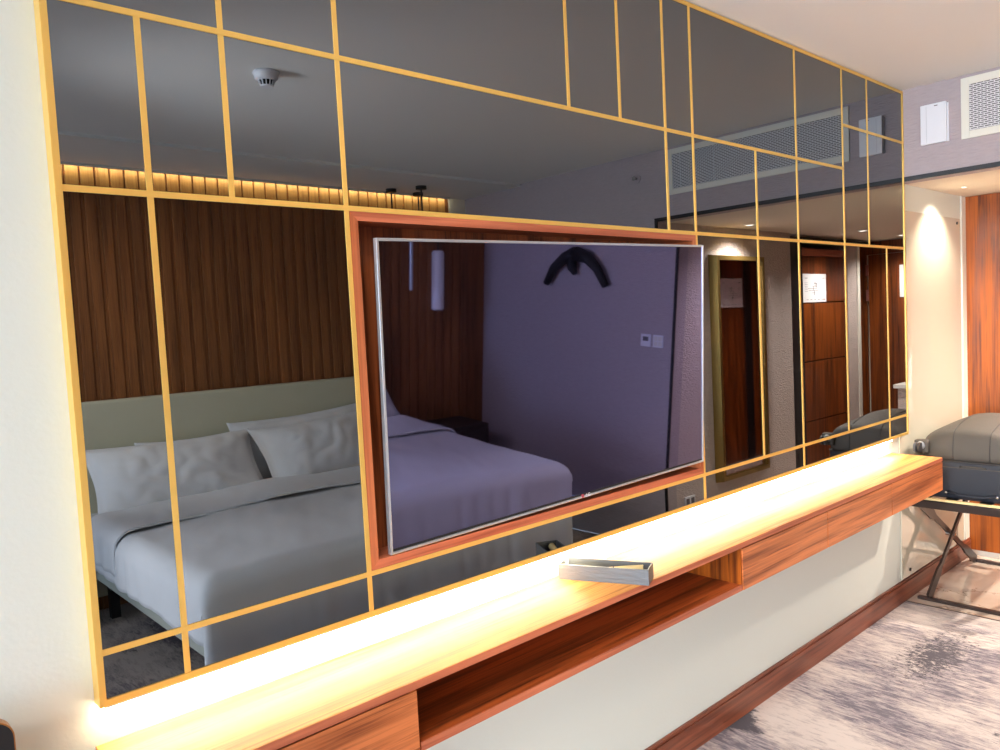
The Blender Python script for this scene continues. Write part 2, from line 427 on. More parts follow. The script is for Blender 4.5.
obj('frame_side', quad_prism(B(), [(ox0, oz0), (ox0, oz1), (ix0, iz1), (ix0, iz0)], YF, .08), 'woodboxz', tb)
obj('frame_side', quad_prism(B(), [(ox1, oz0), (ox1, oz1), (ix1, iz1), (ix1, iz0)], YF, .08), 'woodboxz', tb)
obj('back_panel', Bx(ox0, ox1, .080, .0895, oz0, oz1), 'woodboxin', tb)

# television, tilted a little forward on its bracket
tv = thing('television', 'wide flat television with thin silver bezel in the teak surround', 'television', (1.718, -.03, 1.445))
tv.matrix_world = Matrix.Translation((1.718, -.03, 1.445)) @ Matrix.Rotation(math.radians(-.46), 4, 'Z') @ Matrix.Rotation(math.radians(2.92), 4, 'X') @ Matrix.Rotation(math.radians(-.98), 4, 'Y')
W, H = 1.355, .776
bm = B(); w = .007
frame(bm, -W/2, W/2, -H/2, H/2, w, .0, .014, bev=.0015)
obj('bezel', bm, 'silver', tv, world=False)
obj('screen', Bx(-W/2+w, W/2-w, .0035, .008, -H/2+w+.006, H/2-w), 'tv', tv, world=False)
obj('lower_strip', Bx(-W/2+w, W/2-w, .003, .008, -H/2+w, -H/2+w+.006), 'black', tv, world=False)
obj('rear_shell', Bx(-W/2+.02, W/2-.02, .010, .034, -H/2+.02, H/2-.02, bev=.004), 'black', tv, world=False)
obj('wall_bracket', Bx(-.2, .2, .034, .088, .02, .2), 'black', tv, world=False)
cu = bpy.data.curves.new('t', 'FONT'); cu.body = 'LG'; cu.size = .016; cu.align_x = 'CENTER'; cu.extrude = .0004
to = bpy.data.objects.new('t', cu); COL.objects.link(to)
dg = bpy.context.evaluated_depsgraph_get(); me = bpy.data.meshes.new_from_object(to.evaluated_get(dg))
bpy.data.objects.remove(to); me.materials.clear(); me.materials.append(M['white'])
lo = bpy.data.objects.new('maker_mark', me); COL.objects.link(lo); lo.parent = tv
lo.rotation_euler = (PI/2, 0, 0); lo.location = (.05, -.0006, -H/2+.0005)
bm = B(); tube(bm, [(.026, -.0006, -H/2+.006), (.026, .002, -H/2+.006)], .006, 16)
obj('round_emblem', bm, 'inkred', tv, world=False)

# light strip behind the lower edge of the mirror wall
ls = thing('light_strip', 'glowing white light strip under the lower edge of the mirror wall', 'light strip', (2.28, YW, .905))
obj('strip_channel', Bx(.384, 4.17, .006, .0335, .9035, .9095), 'offwhite', ls)
obj('strip_glow', Bx(.386, 4.165, .010, .0325, .8985, .9033), 'led', ls)

# ------------------------------------------------------------------ floating console
cs = thing('floating_console', 'long wall-hung teak console with drawers and an open shelf', 'console', (2.28, YW, .64))
CX0, CX1, CF = .368, 4.214, -.21
CT, CTb, CBt, CB = .825, .806, .678, .660
obj('top', Bx(CX0, CX1, CF, YW-.001, CTb, CT, bev=.0008), 'woodtop', cs)
obj('top_edge', Bx(CX0, CX1, CF-.0012, CF-.0001, CTb, CT-.0012), 'woodbox', cs)
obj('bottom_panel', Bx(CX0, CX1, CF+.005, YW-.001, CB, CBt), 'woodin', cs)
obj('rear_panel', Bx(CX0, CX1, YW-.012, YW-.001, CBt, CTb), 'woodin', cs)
obj('shelf_edge', Bx(.962, 2.312, CF-.0008, CF+.0035, CB, CBt+.002), 'woodbox', cs)
for x in (CX0, .940, 2.312, 2.941, 3.573, CX1-.018):
    obj('divider', Bx(x, x+.018, CF+(.030 if 2.5 < x < 4 else .004), YW-.013, CBt, CTb), 'woodz', cs)
for a, b_ in ((CX0, .957), (2.319, 2.9455), (2.9535, 3.5775), (3.5855, CX1)):
    obj('drawer_front', Bx(a, b_, CF-.001, CF+.0038, CB-.001, CTb-.004, bev=.0008), 'woodx', cs)

# long grey tray with a paper roll
def rot_box_root(name, label, cat, loc, ang, group=None):
    t = thing(name, label, cat, loc, group); t.rotation_euler = (0, 0, ang); return t
tl = .272
tr = rot_box_root('desk_tray', 'narrow brushed grey tray lying slantwise on the console top', 'tray', (1.747, -.093, CT), math.radians(-63.5))
bm = B(); box(bm, -tl/2, tl/2, -.034, .034, 0, .004)
obj('tray_base', bm, 'tray', tr, world=False)
bm = B(); box(bm, -tl/2, tl/2, -.038, -.034, 0, .046); obj('side_wall', bm, 'tray', tr, world=False)
bm = B(); box(bm, -tl/2, tl/2, .034, .038, 0, .046); obj('side_wall', bm, 'tray', tr, world=False)
bm = B(); box(bm, -tl/2, -tl/2+.004, -.034, .034, 0, .046); obj('end_wall', bm, 'tray', tr, world=False)
bm = B(); box(bm, tl/2-.004, tl/2, -.034, .034, 0, .046); obj('end_wall', bm, 'tray', tr, world=False)
rl = rot_box_root('paper_roll', 'cream tapered roll with dark bands resting in the grey tray', 'paper roll', (1.747, -.093, CT+.004), math.radians(-63.5))
bm = B(); tube(bm, [(-.115, -.004, .010), (-.02, 0, .0185), (.06, .006, .026), (.112, .010, .030)], [.0035, .008, .0105, .0115], 14)
obj('roll', bm, 'cream', rl, smooth=True, world=False)
for k, (x, y, z, r) in enumerate(((-.01, .0005, .0194, .0092), (.006, .0016, .021, .0096), (.022, .003, .0224, .0100))):
    bm = B(); tube(bm, [(x, y, z), (x+.004, y+.0003, z+.0003)], r, 14); obj('dark_band', bm, 'bronze', rl, world=False)
bm = B(); tube(bm, [(.1122, .0100, .0301), (.1130, .0101, .0302)], .008, 14); obj('open_end', bm, 'piping', rl, world=False)

# ------------------------------------------------------------------ header fittings
gr = thing('air_grille', 'long white framed ventilation grille high on the wall above the foyer opening', 'vent', (XH, -.87, 2.398))
gy0, gy1, gz0, gz1 = -1.465, -.275, 2.398, 2.692
bm = B()
for a, b_, c_, d in ((gy0, gy0+.036, gz0, gz1), (gy1-.036, gy1, gz0, gz1), (gy0+.036, gy1-.036, gz0, gz0+.036), (gy0+.036, gy1-.036, gz1-.036, gz1)):
    box(bm, XH-.010, XH-.0005, a, b_, c_, d, bev=.002)
obj('frame', bm, 'offwhite', gr)
obj('mesh', Bx(XH-.006, XH-.001, gy0+.036, gy1-.036, gz0+.036, gz1-.036), 'grille', gr)
for y in (-1.37, -1.12): obj('mesh_seam', Bx(XH-.0072, XH-.006, y, y+.004, gz0+.036, gz1-.036), 'silver', gr)
wb = thing('wall_unit', 'small white plastic box on the mauve wall beside the grille', 'wall device', (XH, -.15, 2.40))
obj('cover', Bx(XH-.028, XH-.010, -.214, -.094, 2.402, 2.600, bev=.004), 'white', wb)
obj('back_plate', Bx(XH-.010, XH-.0005, -.219, -.092, 2.404, 2.594), 'white', wb)
obj('cover_seam', Bx(XH-.0285, XH-.0275, -.124, -.122, 2.41, 2.59), 'silver', wb)
obj('indicator', Bx(XH-.0290, XH-.0278, -.176, -.160, 2.585, 2.589), 'ink', wb)
# sprinkler rosette in the side wall
sp = thing('sprinkler', 'small round metal sprinkler on the grey wall under the ceiling', 'sprinkler', (XH, -1.722, 2.55))
bm = B(); tube(bm, [(XH-.006, -1.722, 2.55), (XH-.0005, -1.722, 2.55)], .032, 20); obj('rosette', bm, 'paper', sp)
bm = B(); tube(bm, [(XH-.035, -1.722, 2.55), (XH-.006, -1.722, 2.55)], .008, 10); tube(bm, [(XH-.038, -1.722, 2.55), (XH-.035, -1.722, 2.55)], .015, 12)
obj('nozzle', bm, 'chrome', sp)
# smoke detector
sd = thing('smoke_detector', 'white slotted smoke detector on the ceiling seen in the mirror', 'smoke detector', (1.55, -1.481, CE))
c = (1.55, -1.481, 0)
bm = lathe(B(), [(0, CE-.0005), (.053, CE-.0005), (.055, CE-.008), (.050, CE-.014), (.048, CE-.028), (.036, CE-.036), (0, CE-.036)], 32, c)
obj('base', bm, 'white', sd, smooth=True)
bm = lathe(B(), [(0, CE-.036), (.028, CE-.036), (.026, CE-.056), (0, CE-.056)], 24, c); obj('sensor_chamber', bm, 'black', sd)
bm = B()
for k in range(12):
    a = 2*PI*k/12; bar(bm, (c[0]+.034*math.cos(a), c[1]+.034*math.sin(a), CE-.035), (c[0]+.025*math.cos(a), c[1]+.025*math.sin(a), CE-.059), .004, .005)
obj('cage_ribs', bm, 'white', sd)
bm = lathe(B(), [(0, CE-.056), (.027, CE-.056), (.025, CE-.062), (0, CE-.063)], 24, c); obj('cap', bm, 'white', sd)
# light switches and the low socket on the side wall
def plate(name, label, cat, y, z, w, h, kind):
    t = thing(name, label, cat, (XH, y, z))
    pl = obj('plate', Bx(XH-.008, XH-.0005, y-w/2, y+w/2, z-h/2, z+h/2, bev=.002), 'white', t)
    if kind == 'dial': obj('display', Bx(XH-.0092, XH-.0078, y-w*.28, y+w*.28, z-h*.05, z+h*.3), 'ink', pl)
    elif kind == 'switch':
        for a in (-1, 1):
            for e_ in (-1, 1):
                obj('rocker', Bx(XH-.0100, XH-.0078, y+a*w*.21-w*.17, y+a*w*.21+w*.17, z+e_*h*.21-h*.17, z+e_*h*.21+h*.17, bev=.001), 'offwhite', pl)
    else:
        for a in (-1, 1): obj('socket_opening', Bx(XH-.0095, XH-.0078, y+a*w*.25-w*.12, y+a*w*.25+w*.12, z-h*.3, z+h*.3), 'ink', t)
SKX, SKZ = 4.615, .281
SWY = -1.70
plate('thermostat', 'square white thermostat on the grey wall, left one reflected in television', 'thermostat', SWY-.105, 1.265, .085, .085, 'dial')
plate('light_switch', 'square white four-rocker switch on the grey wall beside the thermostat', 'light switch', SWY, 1.265, .085, .085, 'switch')
t = thing('power_socket', 'small low twin power socket on the foyer wall below the tall mirror', 'socket', (SKX, -1.5725, SKZ))
pl = obj('plate', Bx(SKX-.06, SKX+.06, -1.572, -1.564, SKZ-.04, SKZ+.04, bev=.002), 'white', t)
for a in (-1, 1): obj('socket_opening', Bx(SKX+a*.03-.018, SKX+a*.03+.018, -1.5645, -1.562, SKZ-.026, SKZ+.026), 'ink', pl)

# ------------------------------------------------------------------ bed wall
pn = thing('slatted_wall_panel', 'dark ribbed timber wall panel glowing along its top above the headboard', 'wall panel', (1.9, YB, .0))
PX0, PX1, PZ = -1.2, 4.17, 2.545
obj('rear_board', Bx(PX0, PX1, YB+.0005, -3.566, 0, 2.6885), 'slat', pn)
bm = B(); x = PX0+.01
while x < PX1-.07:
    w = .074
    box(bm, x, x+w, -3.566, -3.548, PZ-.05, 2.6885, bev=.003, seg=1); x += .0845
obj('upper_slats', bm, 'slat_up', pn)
bm = B(); x = PX0+.01
while x < PX1-.07:
    box(bm, x, x+.060, -3.548, -3.500, 0, PZ, bev=.004, seg=2); box(bm, x+.060, x+.0845, -3.548, -3.5075, 0, PZ, bev=.003, seg=1); x += .0845
obj('lower_slats', bm, 'slat', pn)
cv = thing('cove_light_strip', 'thin light channel under the ceiling bulkhead washing the ribbed timber panel', 'light strip', (1.5, -3.51, 2.6885))
bm = B(); box(bm, -1.1, 4.15, -3.506, -3.503, 2.670, 2.6885); box(bm, -1.1, 4.15, -3.522, -3.506, 2.686, 2.6885)
obj('channel', bm, 'offwhite', cv)
struct('trim_9', Bx(PX1+.005, XH-.0005, YB+.0005, -3.56, 2.54, 2.6885), 'offwhite')
struct('trim_12', Bx(PX1+.005, XH-.0005, YB+.0005, -3.56, 0, 2.5395), 'slat')

# bed
bed = thing('bed', 'large double bed with greige headboard and white duvet', 'bed', (2.15, -2.5, 0))
BX0, BX1, BF = 1.15, 3.17, -1.47
obj('headboard', Bx(1.10, 3.235, -3.497, -3.415, .10, 1.272, bev=.022, seg=4), 'headb', bed, smooth=False)
bm = B()
box(bm, BX0, BX0+.06, -3.412, BF, .285, .372, bev=.012, seg=3); box(bm, BX1-.06, BX1, -3.412, BF, .285, .372, bev=.012, seg=3)
box(bm, BX0+.06, BX1-.06, BF-.06, BF, .285, .372, bev=.012, seg=3)
obj('side_rails', bm, 'frame_bed', bed)
obj('slatted_base', Bx(BX0+.06, BX1-.06, -3.41, BF-.06, .30, .355), 'frame_bed', bed)
for x in (BX0+.12, BX1-.16):
    for y in (-3.30, -1.72):
        bm = B(); bar(bm, (x, y, 0), (x, y, .287), .05, .05, up=(0, 1, 0)); obj('leg', bm, 'black', bed)
obj('mattress', Bx(BX0+.01, BX1-.01, -3.41, BF-.02, .373, .62, bev=.05, seg=4), 'sheet', bed)
# duvet : draped sheet, rounded over the edges
def duvet(y0, y1, x0, x1, ztop, drop_s, drop_f, foot=True, nxg=120, nyg=110, seed=0, th=.0):
    """arc-length mapped cloth: s runs across (incl. both side drops), t from head to foot (incl. foot drop)"""
    r = .075
    arc = PI/2*r
    wflat = (x1-x0)-2*r; lflat = (y1-y0)-(r if foot else 0)
    Ls = 2*(drop_s+arc)+wflat; Lt = lflat+((arc+drop_f) if foot else 0)
    def fold(d, flat, drop):
        # d: distance beyond the flat part -> (outward, down)
        if d <= 0: return d, 0
        if d < arc: a = d/r; return r*math.sin(a), r*(1-math.cos(a))
        return r, r+(d-arc)
    bm = bmesh.new(); grid = []
    for j in range(nyg+1):
        row = []
        t = Lt*j/nyg; oy, dz_t = fold(t-lflat, lflat, drop_f) if foot else (t-lflat, 0)
        for i in range(nxg+1):
            s = -Ls/2+Ls*i/nxg; sg = 1 if s > 0 else -1
            ox, dz_s = fold(abs(s)-wflat/2, wflat, drop_s)
            x = (x0+x1)/2+sg*(wflat/2+ox) if abs(s) > wflat/2 else (x0+x1)/2+s
            y = y0+lflat+oy
            dz = max(dz_s, dz_t) if min(dz_s, dz_t) <= 0 else math.hypot(dz_s, dz_t)
            dz = min(dz, max(drop_s, drop_f)+r)
            if dz_t > 0 and dz_s > 0:
                # corner: cloth gathers inward
                k = min(1, min(dz_s, dz_t)/.12)
                x -= sg*.030*ss(k)*ss(dz_s/.3); y -= .015*ss(k)*ss(dz_t/.3)
            n1 = noise.noise(Vector((x*1.7, y*1.5, seed)))*.020 + noise.noise(Vector((x*5, y*3.2, seed+4)))*.006
            n2 = noise.noise(Vector((x*13+y*6, y*3, seed+9)))*.0035
            crown = .022*(1-((x-(x0+x1)/2)/((x1-x0)/2))**2)
            z = ztop+crown*(1 if dz < r else 0 if dz > .2 else .5)-dz
            if dz < .02: z += n1+n2
            else:
                k = min(1, dz/.15)
                if dz_s > .0: x += sg*(abs(noise.noise(Vector((y*9, z*1.2, seed+2))))*.022+.5*n1)*ss(dz_s/.15)
                if dz_t > .0: y += (abs(noise.noise(Vector((x*9, z*1.2, seed+3))))*.018+.4*n1)*ss(dz_t/.15)
                z += (n1+n2)*(1-k)
            row.append(bm.verts.new((x, y, z)))
        grid.append(row)
    for j in range(nyg):
        for i in range(nxg):
            bm.faces.new((grid[j][i], grid[j][i+1], grid[j+1][i+1], grid[j+1][i]))
    return bm
def solid(o, th):
    md = o.modifiers.new('thick', 'SOLIDIFY'); md.thickness = th; md.offset = 1
o = obj('duvet', duvet(-3.02, BF+.045, BX0-.045, BX1+.045, .640, .16, .29, seed=1.3), 'linen', bed, smooth=True)
solid(o, .018)
o = obj('turned_back_sheet', duvet(-3.04, -2.50, BX0-.058, BX1+.058, .664, .13, 0, foot=False, nyg=30, seed=3.1), 'linen', bed, smooth=True)
solid(o, .012)

# pillows, puffed and leaning on the headboard
def pillow_bm(w, h, t, seed, flange=.018, nu=56, nv=40):
    bm = bmesh.new(); top = []; bot = []
    for side in (1, -1):
        g_ = []
        for j in range(nv+1):
            row = []
            v = -1+2*j/nv
            for i in range(nu+1):
                u = -1+2*i/nu
                fu = min(1, abs(u)*(w/2)/(w/2-flange)); fv = min(1, abs(v)*(h/2)/(h/2-flange))
                puff = max(0, (1-fu**2.6))**.55*max(0, (1-fv**2.6))**.55
                x = u*w/2*(1-.07*(1-v*v)); y = v*h/2*(1-.10*(1-u*u))
                pinch = 1
                wr = abs(u)**2
                n = noise.noise(Vector((x*4+seed, y*4, side*3.0)))*.022+abs(noise.noise(Vector((x*7+seed+y*5, y*9-x*5, side))))*.026+abs(noise.noise(Vector((x*3+seed, y*30+x*9*v, side))))*.016*wr
                edge = noise.noise(Vector((x*10, y*10, seed)))*.008
                z = side*(t/2*puff+.003)+n*puff*side+edge*(1-puff)
                row.append(bm.verts.new((x*pinch, y, z)))
            g_.append(row)
        for j in range(nv):
            for i in range(nu):
                q = (g_[j][i], g_[j][i+1], g_[j+1][i+1], g_[j+1][i])
                bm.faces.new(q if side > 0 else q[::-1])
        (top if side > 0 else bot).extend(g_)
    # join the two skins round the rim
    for i in range(nu):
        bm.faces.new((bot[0][i], bot[0][i+1], top[0][i+1], top[0][i])); bm.faces.new((top[nv][i], top[nv][i+1], bot[nv][i+1], bot[nv][i]))
    for j in range(nv):
        bm.faces.new((top[j][0], top[j+1][0], bot[j+1][0], bot[j][0])); bm.faces.new((bot[j][nu], bot[j+1][nu], top[j+1][nu], top[j][nu]))
    return bm
def pillow(label, cx, cy, cz, w, h, t, lean, yaw, roll, seed, mat='linen'):
    o = obj('pillow', pillow_bm(w, h, t, seed), mat, None, smooth=True)
    # local x width, y height, z thickness -> stand up, lean back to the headboard
    o.matrix_world = Matrix.Translation((cx, cy, cz)) @ Matrix.Rotation(math.radians(yaw), 4, 'Z') @ Matrix.Rotation(math.radians(90+lean), 4, 'X').inverted() @ Matrix.Rotation(math.radians(roll), 4, 'Z') @ Matrix.Scale(-1, 4, (0, 0, 1)) @ Matrix.Scale(-1, 4, (0, 1, 0))
    return tag(o, label, 'pillow', 'pillows against the headboard')
pillow('white pillow standing at the back left of the bed, against the headboard', 1.86, -3.325, .80, .78, .40, .15, -14, 0, 1, 2.0)
pillow('white pillow at the back right of the bed, its corner showing above the front ones', 2.58, -3.325, .835, 1.04, .48, .16, -14, 0, -2, 5.0)
pillow('white pillow with creased outer edge leaning at the front left of the bed', 1.66, -3.17, .805, 1.02, .50, .24, -36, 1, 0, 8.0)
pillow('white pillow with crumpled end leaning at the front right of the bed', 2.66, -3.165, .82, 1.0, .50, .24, -36, -2, -3, 11.0)

def nightstand(label, x0, x1):
    t = thing('nightstand', label, 'nightstand', ((x0+x1)/2, -3.3, 0))
    obj('body', Bx(x0, x1, -3.494, -3.12, .16, .50, bev=.004), 'night', t)
    obj('drawer_front', Bx(x0+.01, x1-.01, -3.119, -3.105, .19, .47, bev=.003), 'night', t)
    for a in (x0+.04, x1-.04):
        for y in (-3.45, -3.16):
            bm = B(); bar(bm, (a, y, 0), (a, y, .161), .03, .03, up=(0, 1, 0)); obj('leg', bm, 'black', t)
nightstand('dark nightstand on the left side of the bed by the ribbed wall', .48, 1.04)
nightstand('dark nightstand on the right side of the bed under the pendants', 3.33, 4.05)

# pendants
def pendant(label, x, y, zt, zb, r, mat):
    t = thing('pendant_light', label, 'pendant light', (x, y, 2.689), 'pendants beside the bed')
    bm = lathe(B(), [(0, 2.6885), (.042, 2.6885), (.042, 2.665), (.038, 2.663), (0, 2.663)], 24, (x, y, 0)); obj('canopy', bm, 'black', t)
    bm = B(); tube(bm, [(x, y, 2.664), (x, y, zt)], .006, 8); obj('stem', bm, 'black', t)
    bm = lathe(B(), [(0, zt+.012), (r*.8, zt+.01), (r, zt-.01), (r, zb+.01), (r*.8, zb), (0, zb)], 24, (x, y, 0)); obj('lamp_shade', bm, mat, t, smooth=False)
pendant('black-capped pendant with a slim metal tube, the leftmost of three', 3.494, -3.415, 2.20, 1.56, .014, 'silver')
pendant('black-capped pendant with a white glass cylinder, nearest to the side wall', 3.78, -3.455, 1.86, 1.40, .050, 'shade')
pendant('black-capped pendant hanging furthest from the ribbed timber wall', 3.629, -3.21, 2.34, 2.10, .014, 'black')
PENDANTS = True

# unidentified dark shape on the side wall, only visible in the television's reflection
dc = thing('dark_wall_shape', 'dark drooping shape high on grey wall, reflected in television top edge', 'wall ornament', (XH, -2.45, 1.83))
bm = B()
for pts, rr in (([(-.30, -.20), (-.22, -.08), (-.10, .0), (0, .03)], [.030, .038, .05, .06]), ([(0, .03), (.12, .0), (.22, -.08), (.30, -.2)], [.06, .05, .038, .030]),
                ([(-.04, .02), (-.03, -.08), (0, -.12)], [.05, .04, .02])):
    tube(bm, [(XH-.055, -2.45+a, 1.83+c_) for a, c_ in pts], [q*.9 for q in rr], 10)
obj('drooping_form', bm, 'darkshape', dc, smooth=True)

# ------------------------------------------------------------------ foyer
def downlight(x, y, z, label, grp='foyer ceiling downlights', r=.045):
    t = thing('ceiling_downlight', label, 'downlight', (x, y, z), grp)
    bm = lathe(B(), [(r*.72, z-.0005), (r, z-.0005), (r, z-.004), (r*.72, z-.006)], 24, (x, y, 0)); bmesh.ops.recalc_face_normals(bm, faces=bm.faces)
    obj('trim_ring', bm, 'offwhite', t)
    bm = lathe(B(), [(0, z-.003), (r*.72, z-.003)], 24, (x, y, 0)); obj('lamp_lens', bm, 'lamp', t)
def spot(x, y, z, power, col, size=70, blend=.6, tgt=None, r=.04):
    L_ = bpy.data.lights.new('downlight_or_fill', 'SPOT'); L_.energy = power; L_.color = col; L_.spot_size = math.radians(size)
    L_.spot_blend = blend; L_.shadow_soft_size = r
    o = bpy.data.objects.new('downlight_or_fill', L_); COL.objects.link(o); o.location = (x, y, z)
    if tgt: o.rotation_euler = (Vector(tgt)-Vector((x, y, z))).to_track_quat('-Z', 'Y').to_euler()
    return o
WARM = (1, .89, .77)
for x, y, lb in ((5.243, -1.40, 'small round downlight above the tall gold-framed mirror'),
                 (6.748, -1.212, 'small round downlight in front of the panelled closet'),
                 (7.62, -1.226, 'small round downlight nearest to the far timber door'),
                 (4.905, -.115, 'small round downlight washing the cream glass wall panel')):
    downlight(x, y, SOF, lb, r=.045 if y < -.5 else .016)
spot(5.243, -1.36, SOF-.02, 260, WARM, 140, .9)
spot(6.748, -1.212, SOF-.02, 190, WARM, 140, .9)
spot(7.62, -1.226, SOF-.02, 120, WARM, 140, .9)
spot(4.85, -.115, SOF-.02, 40, (1, .88, .72), 120, .7, tgt=(4.83, -.03, 1.2))
spot(4.75, -.85, SOF-.02, 60, WARM, 130, .9)

# tall mirror
tm = thing('tall_mirror', 'tall narrow mirror in a deep gold frame on the foyer wall', 'mirror', (5.3, -1.57, .36))
fx0, fx1, fz0, fz1 = 4.955, 5.645, .355, 2.035
bm = B()
y0, y1 = -1.572, -1.505
def bevframe(bm, x0, x1, z0, z1, yb, yf, inset, w):
    outer = [(x0, z0), (x1, z0), (x1, z1), (x0, z1)]
    a = [bm.verts.new((x, yb, z)) for x, z in outer]
    f = [bm.verts.new((x, yf, z)) for x, z in ((x0+inset, z0+inset), (x1-inset, z0+inset), (x1-inset, z1-inset), (x0+inset, z1-inset))]
    n_ = inset+w
    g_ = [bm.verts.new((x, yf, z)) for x, z in ((x0+n_, z0+n_), (x1-n_, z0+n_), (x1-n_, z1-n_), (x0+n_, z1-n_))]
    h_ = [bm.verts.new((v.co.x, yb, v.co.z)) for v in g_]
    for p, q in ((a, f), (f, g_), (g_, h_)):
        for i in range(4): bm.faces.new((p[i], p[(i+1) % 4], q[(i+1) % 4], q[i]))
bevframe(bm, fx0, fx1, fz0, fz1, y0, y1, .012, .030)
obj('gold_frame', bm, 'gold_dark', tm)
obj('mirror_glass', Bx(fx0+.04, fx1-.04, -1.572, -1.530, fz0+.04, fz1-.04), 'mirror2', tm)

# closet with three stacked timber panels behind the black post
ct = thing('closet_front', 'closet front of stacked timber panels beside the black post, seen in mirror', 'closet', (6.9, -1.65, 0))
for z0_, z1_ in ((.09, .608), (.618, 1.137), (1.147, 1.652), (1.664, 2.06)):
    obj('door_panel', Bx(6.445, 7.355, -1.655, -1.625, z0_, z1_, bev=.002), 'woodcl', ct)
obj('carcass', Bx(6.445, 7.355, -1.90, -1.657, .0, 2.13), 'night', ct)
obj('cornice', Bx(6.445, 7.355, -1.656, -1.62, 2.066, 2.13, bev=.003), 'woodbox', ct)

def plan(name, label, cat, map_, w, h, detail=True):
    """white notice board: map_(u, v, d) gives room coordinates, u across, v up, d off the wall"""
    def slab(u0, u1, v0, v1, d0, d1):
        bm = B(); p = [map_(u, v, d) for d in (d0, d1) for u, v in ((u0, v0), (u1, v0), (u1, v1), (u0, v1))]
        v = [bm.verts.new(q) for q in p]
        for f in ((0,3,2,1),(4,5,6,7),(0,1,5,4),(1,2,6,5),(2,3,7,6),(3,0,4,7)): bm.faces.new([v[i] for i in f])
        return bm
    t = thing(name, label, cat, map_(0, -h/2, 0))
    o = obj('board', slab(-w/2, w/2, -h/2, h/2, 0, .006), 'papersheet', t)
    if detail:
        md = o.modifiers.new('b', 'BEVEL'); md.width = .008; md.segments = 3
        bm = B()
        def ln(u0, u1, v0, v1):
            b2 = slab(u0*w, u1*w, v0*h, v1*h, .0061, .0068); me = bpy.data.meshes.new('q'); b2.to_mesh(me); b2.free(); bm.from_mesh(me); bpy.data.meshes.remove(me)
        ln(-.10, .04, .16, .175); ln(-.08, -.06, .02, .17); ln(-.02, .0, .05, .22); ln(-.10, .30, -.02, -.008); ln(-.15, .26, -.09, -.078)
        ln(-.07, .10, .06, .072); ln(.06, .075, -.09, .06); ln(-.02, .12, -.17, -.158); ln(.02, .035, -.25, -.09); ln(.30, .42, .34, .36)
        ln(-.42, -.32, .34, .355)
        for k in range(6): ln(.30, .42, .18-.06*k, .19-.06*k)
        for k in range(5): ln(-.36+.16*k, -.28+.16*k, -.41, -.395)
        obj('plan_drawing', bm, 'ink', t)
        obj('red_mark', slab(-.41*w, -.37*w, -.43*h, -.38*h, .0061, .0068), 'inkred', t)
    return t
plan('evacuation_plan', 'white evacuation plan board fixed to the timber closet panels', 'notice board', lambda u, v, d: (6.70-u, -1.625+d, 1.785+v), .44, .25)
plan('evacuation_plan', 'white evacuation plan board reflected inside the tall gold mirror', 'notice board', lambda u, v, d: (7.22+u, -.300-d, 1.81+v), .42, .30)
plan('door_notice', 'narrow white notice on the far timber door at mirror right edge', 'notice board', lambda u, v, d: (7.965-d, -1.325+u, 1.83+v), .11, .31, False)

# timber end wall with the entry door
dw = thing('entry_door', 'dark timber door with small hinges at the far end of the foyer', 'door', (7.97, -1.0, 0))
dl = obj('door_leaf', Bx(7.966, 7.990, -1.675, -.70, .005, 2.105, bev=.002), 'woodcl', dw)
for z in (1.955, 1.71): obj('hinge', Bx(7.958, 7.966, -1.700, -1.675, z-.055, z+.055, bev=.002), 'hinge', dl)
struct('trim_10', box(Bx(7.975, 7.9995, -1.945, -1.70, 0, 2.235), 7.975, 7.9995, -1.699, -.305, 2.11, 2.235), 'woodcl')
struct('trim_11', Bx(7.975, 7.9995, -.695, -.305, 0, 2.108), 'woodcl')
# wardrobe run behind the glass panel wall
wd = thing('wardrobe', 'full-height orange teak wardrobe standing beyond the suitcase in the foyer', 'wardrobe', (6.6, -.13, 0))
obj('side_panel', Bx(5.398, 5.42, -.300, YW-.001, .035, SOF-.002, bev=.001), 'woodz', wd)
obj('body', Bx(5.421, 7.955, -.285, YW-.001, .035, SOF-.002), 'night', wd)
for k in range(5):
    a = 5.421+k*.5068
    obj('door', Bx(a+.0015, a+.5053, -.300, -.286, .04, SOF-.004, bev=.001), 'woodcl', wd)
obj('dark_pull_strip', Bx(7.46, 7.60, -.308, -.3005, .04, 2.23), 'black', wd)
obj('plinth', Bx(5.405, 7.955, -.29, YW-.001, 0, .034), 'marble_white', wd)

# small counter with white top
kc = thing('foyer_counter', 'small counter with white top and mauve sides before the far timber door', 'counter', (7.5, -1.06, 0))
obj('body', Bx(7.34, 7.66, -1.18, -.93, 0, .85), 'paper_foyer', kc)
obj('counter_top', Bx(7.30, 7.70, -1.205, -.90, .85, .885, bev=.003), 'marble_white', kc)
for y, lb in ((-1.03, 'slim clear white bottle on the foyer counter, left one'), (-.97, 'slim clear white bottle on the foyer counter, right one')):
    t = thing('bottle', lb, 'bottle', (7.42, y, .885), 'bottles on the foyer counter')
    bm = lathe(B(), [(0, .8852), (.020, .8852), (.021, .89), (.021, 1.09), (.009, 1.13), (.009, 1.165), (0, 1.165)], 20, (7.42, y, 0)); obj('body', bm, 'shade', t, smooth=True)
    bm = lathe(B(), [(0, 1.1652), (.011, 1.1652), (.011, 1.19), (0, 1.19)], 16, (7.42, y, 0)); obj('cap', bm, 'silver', t)

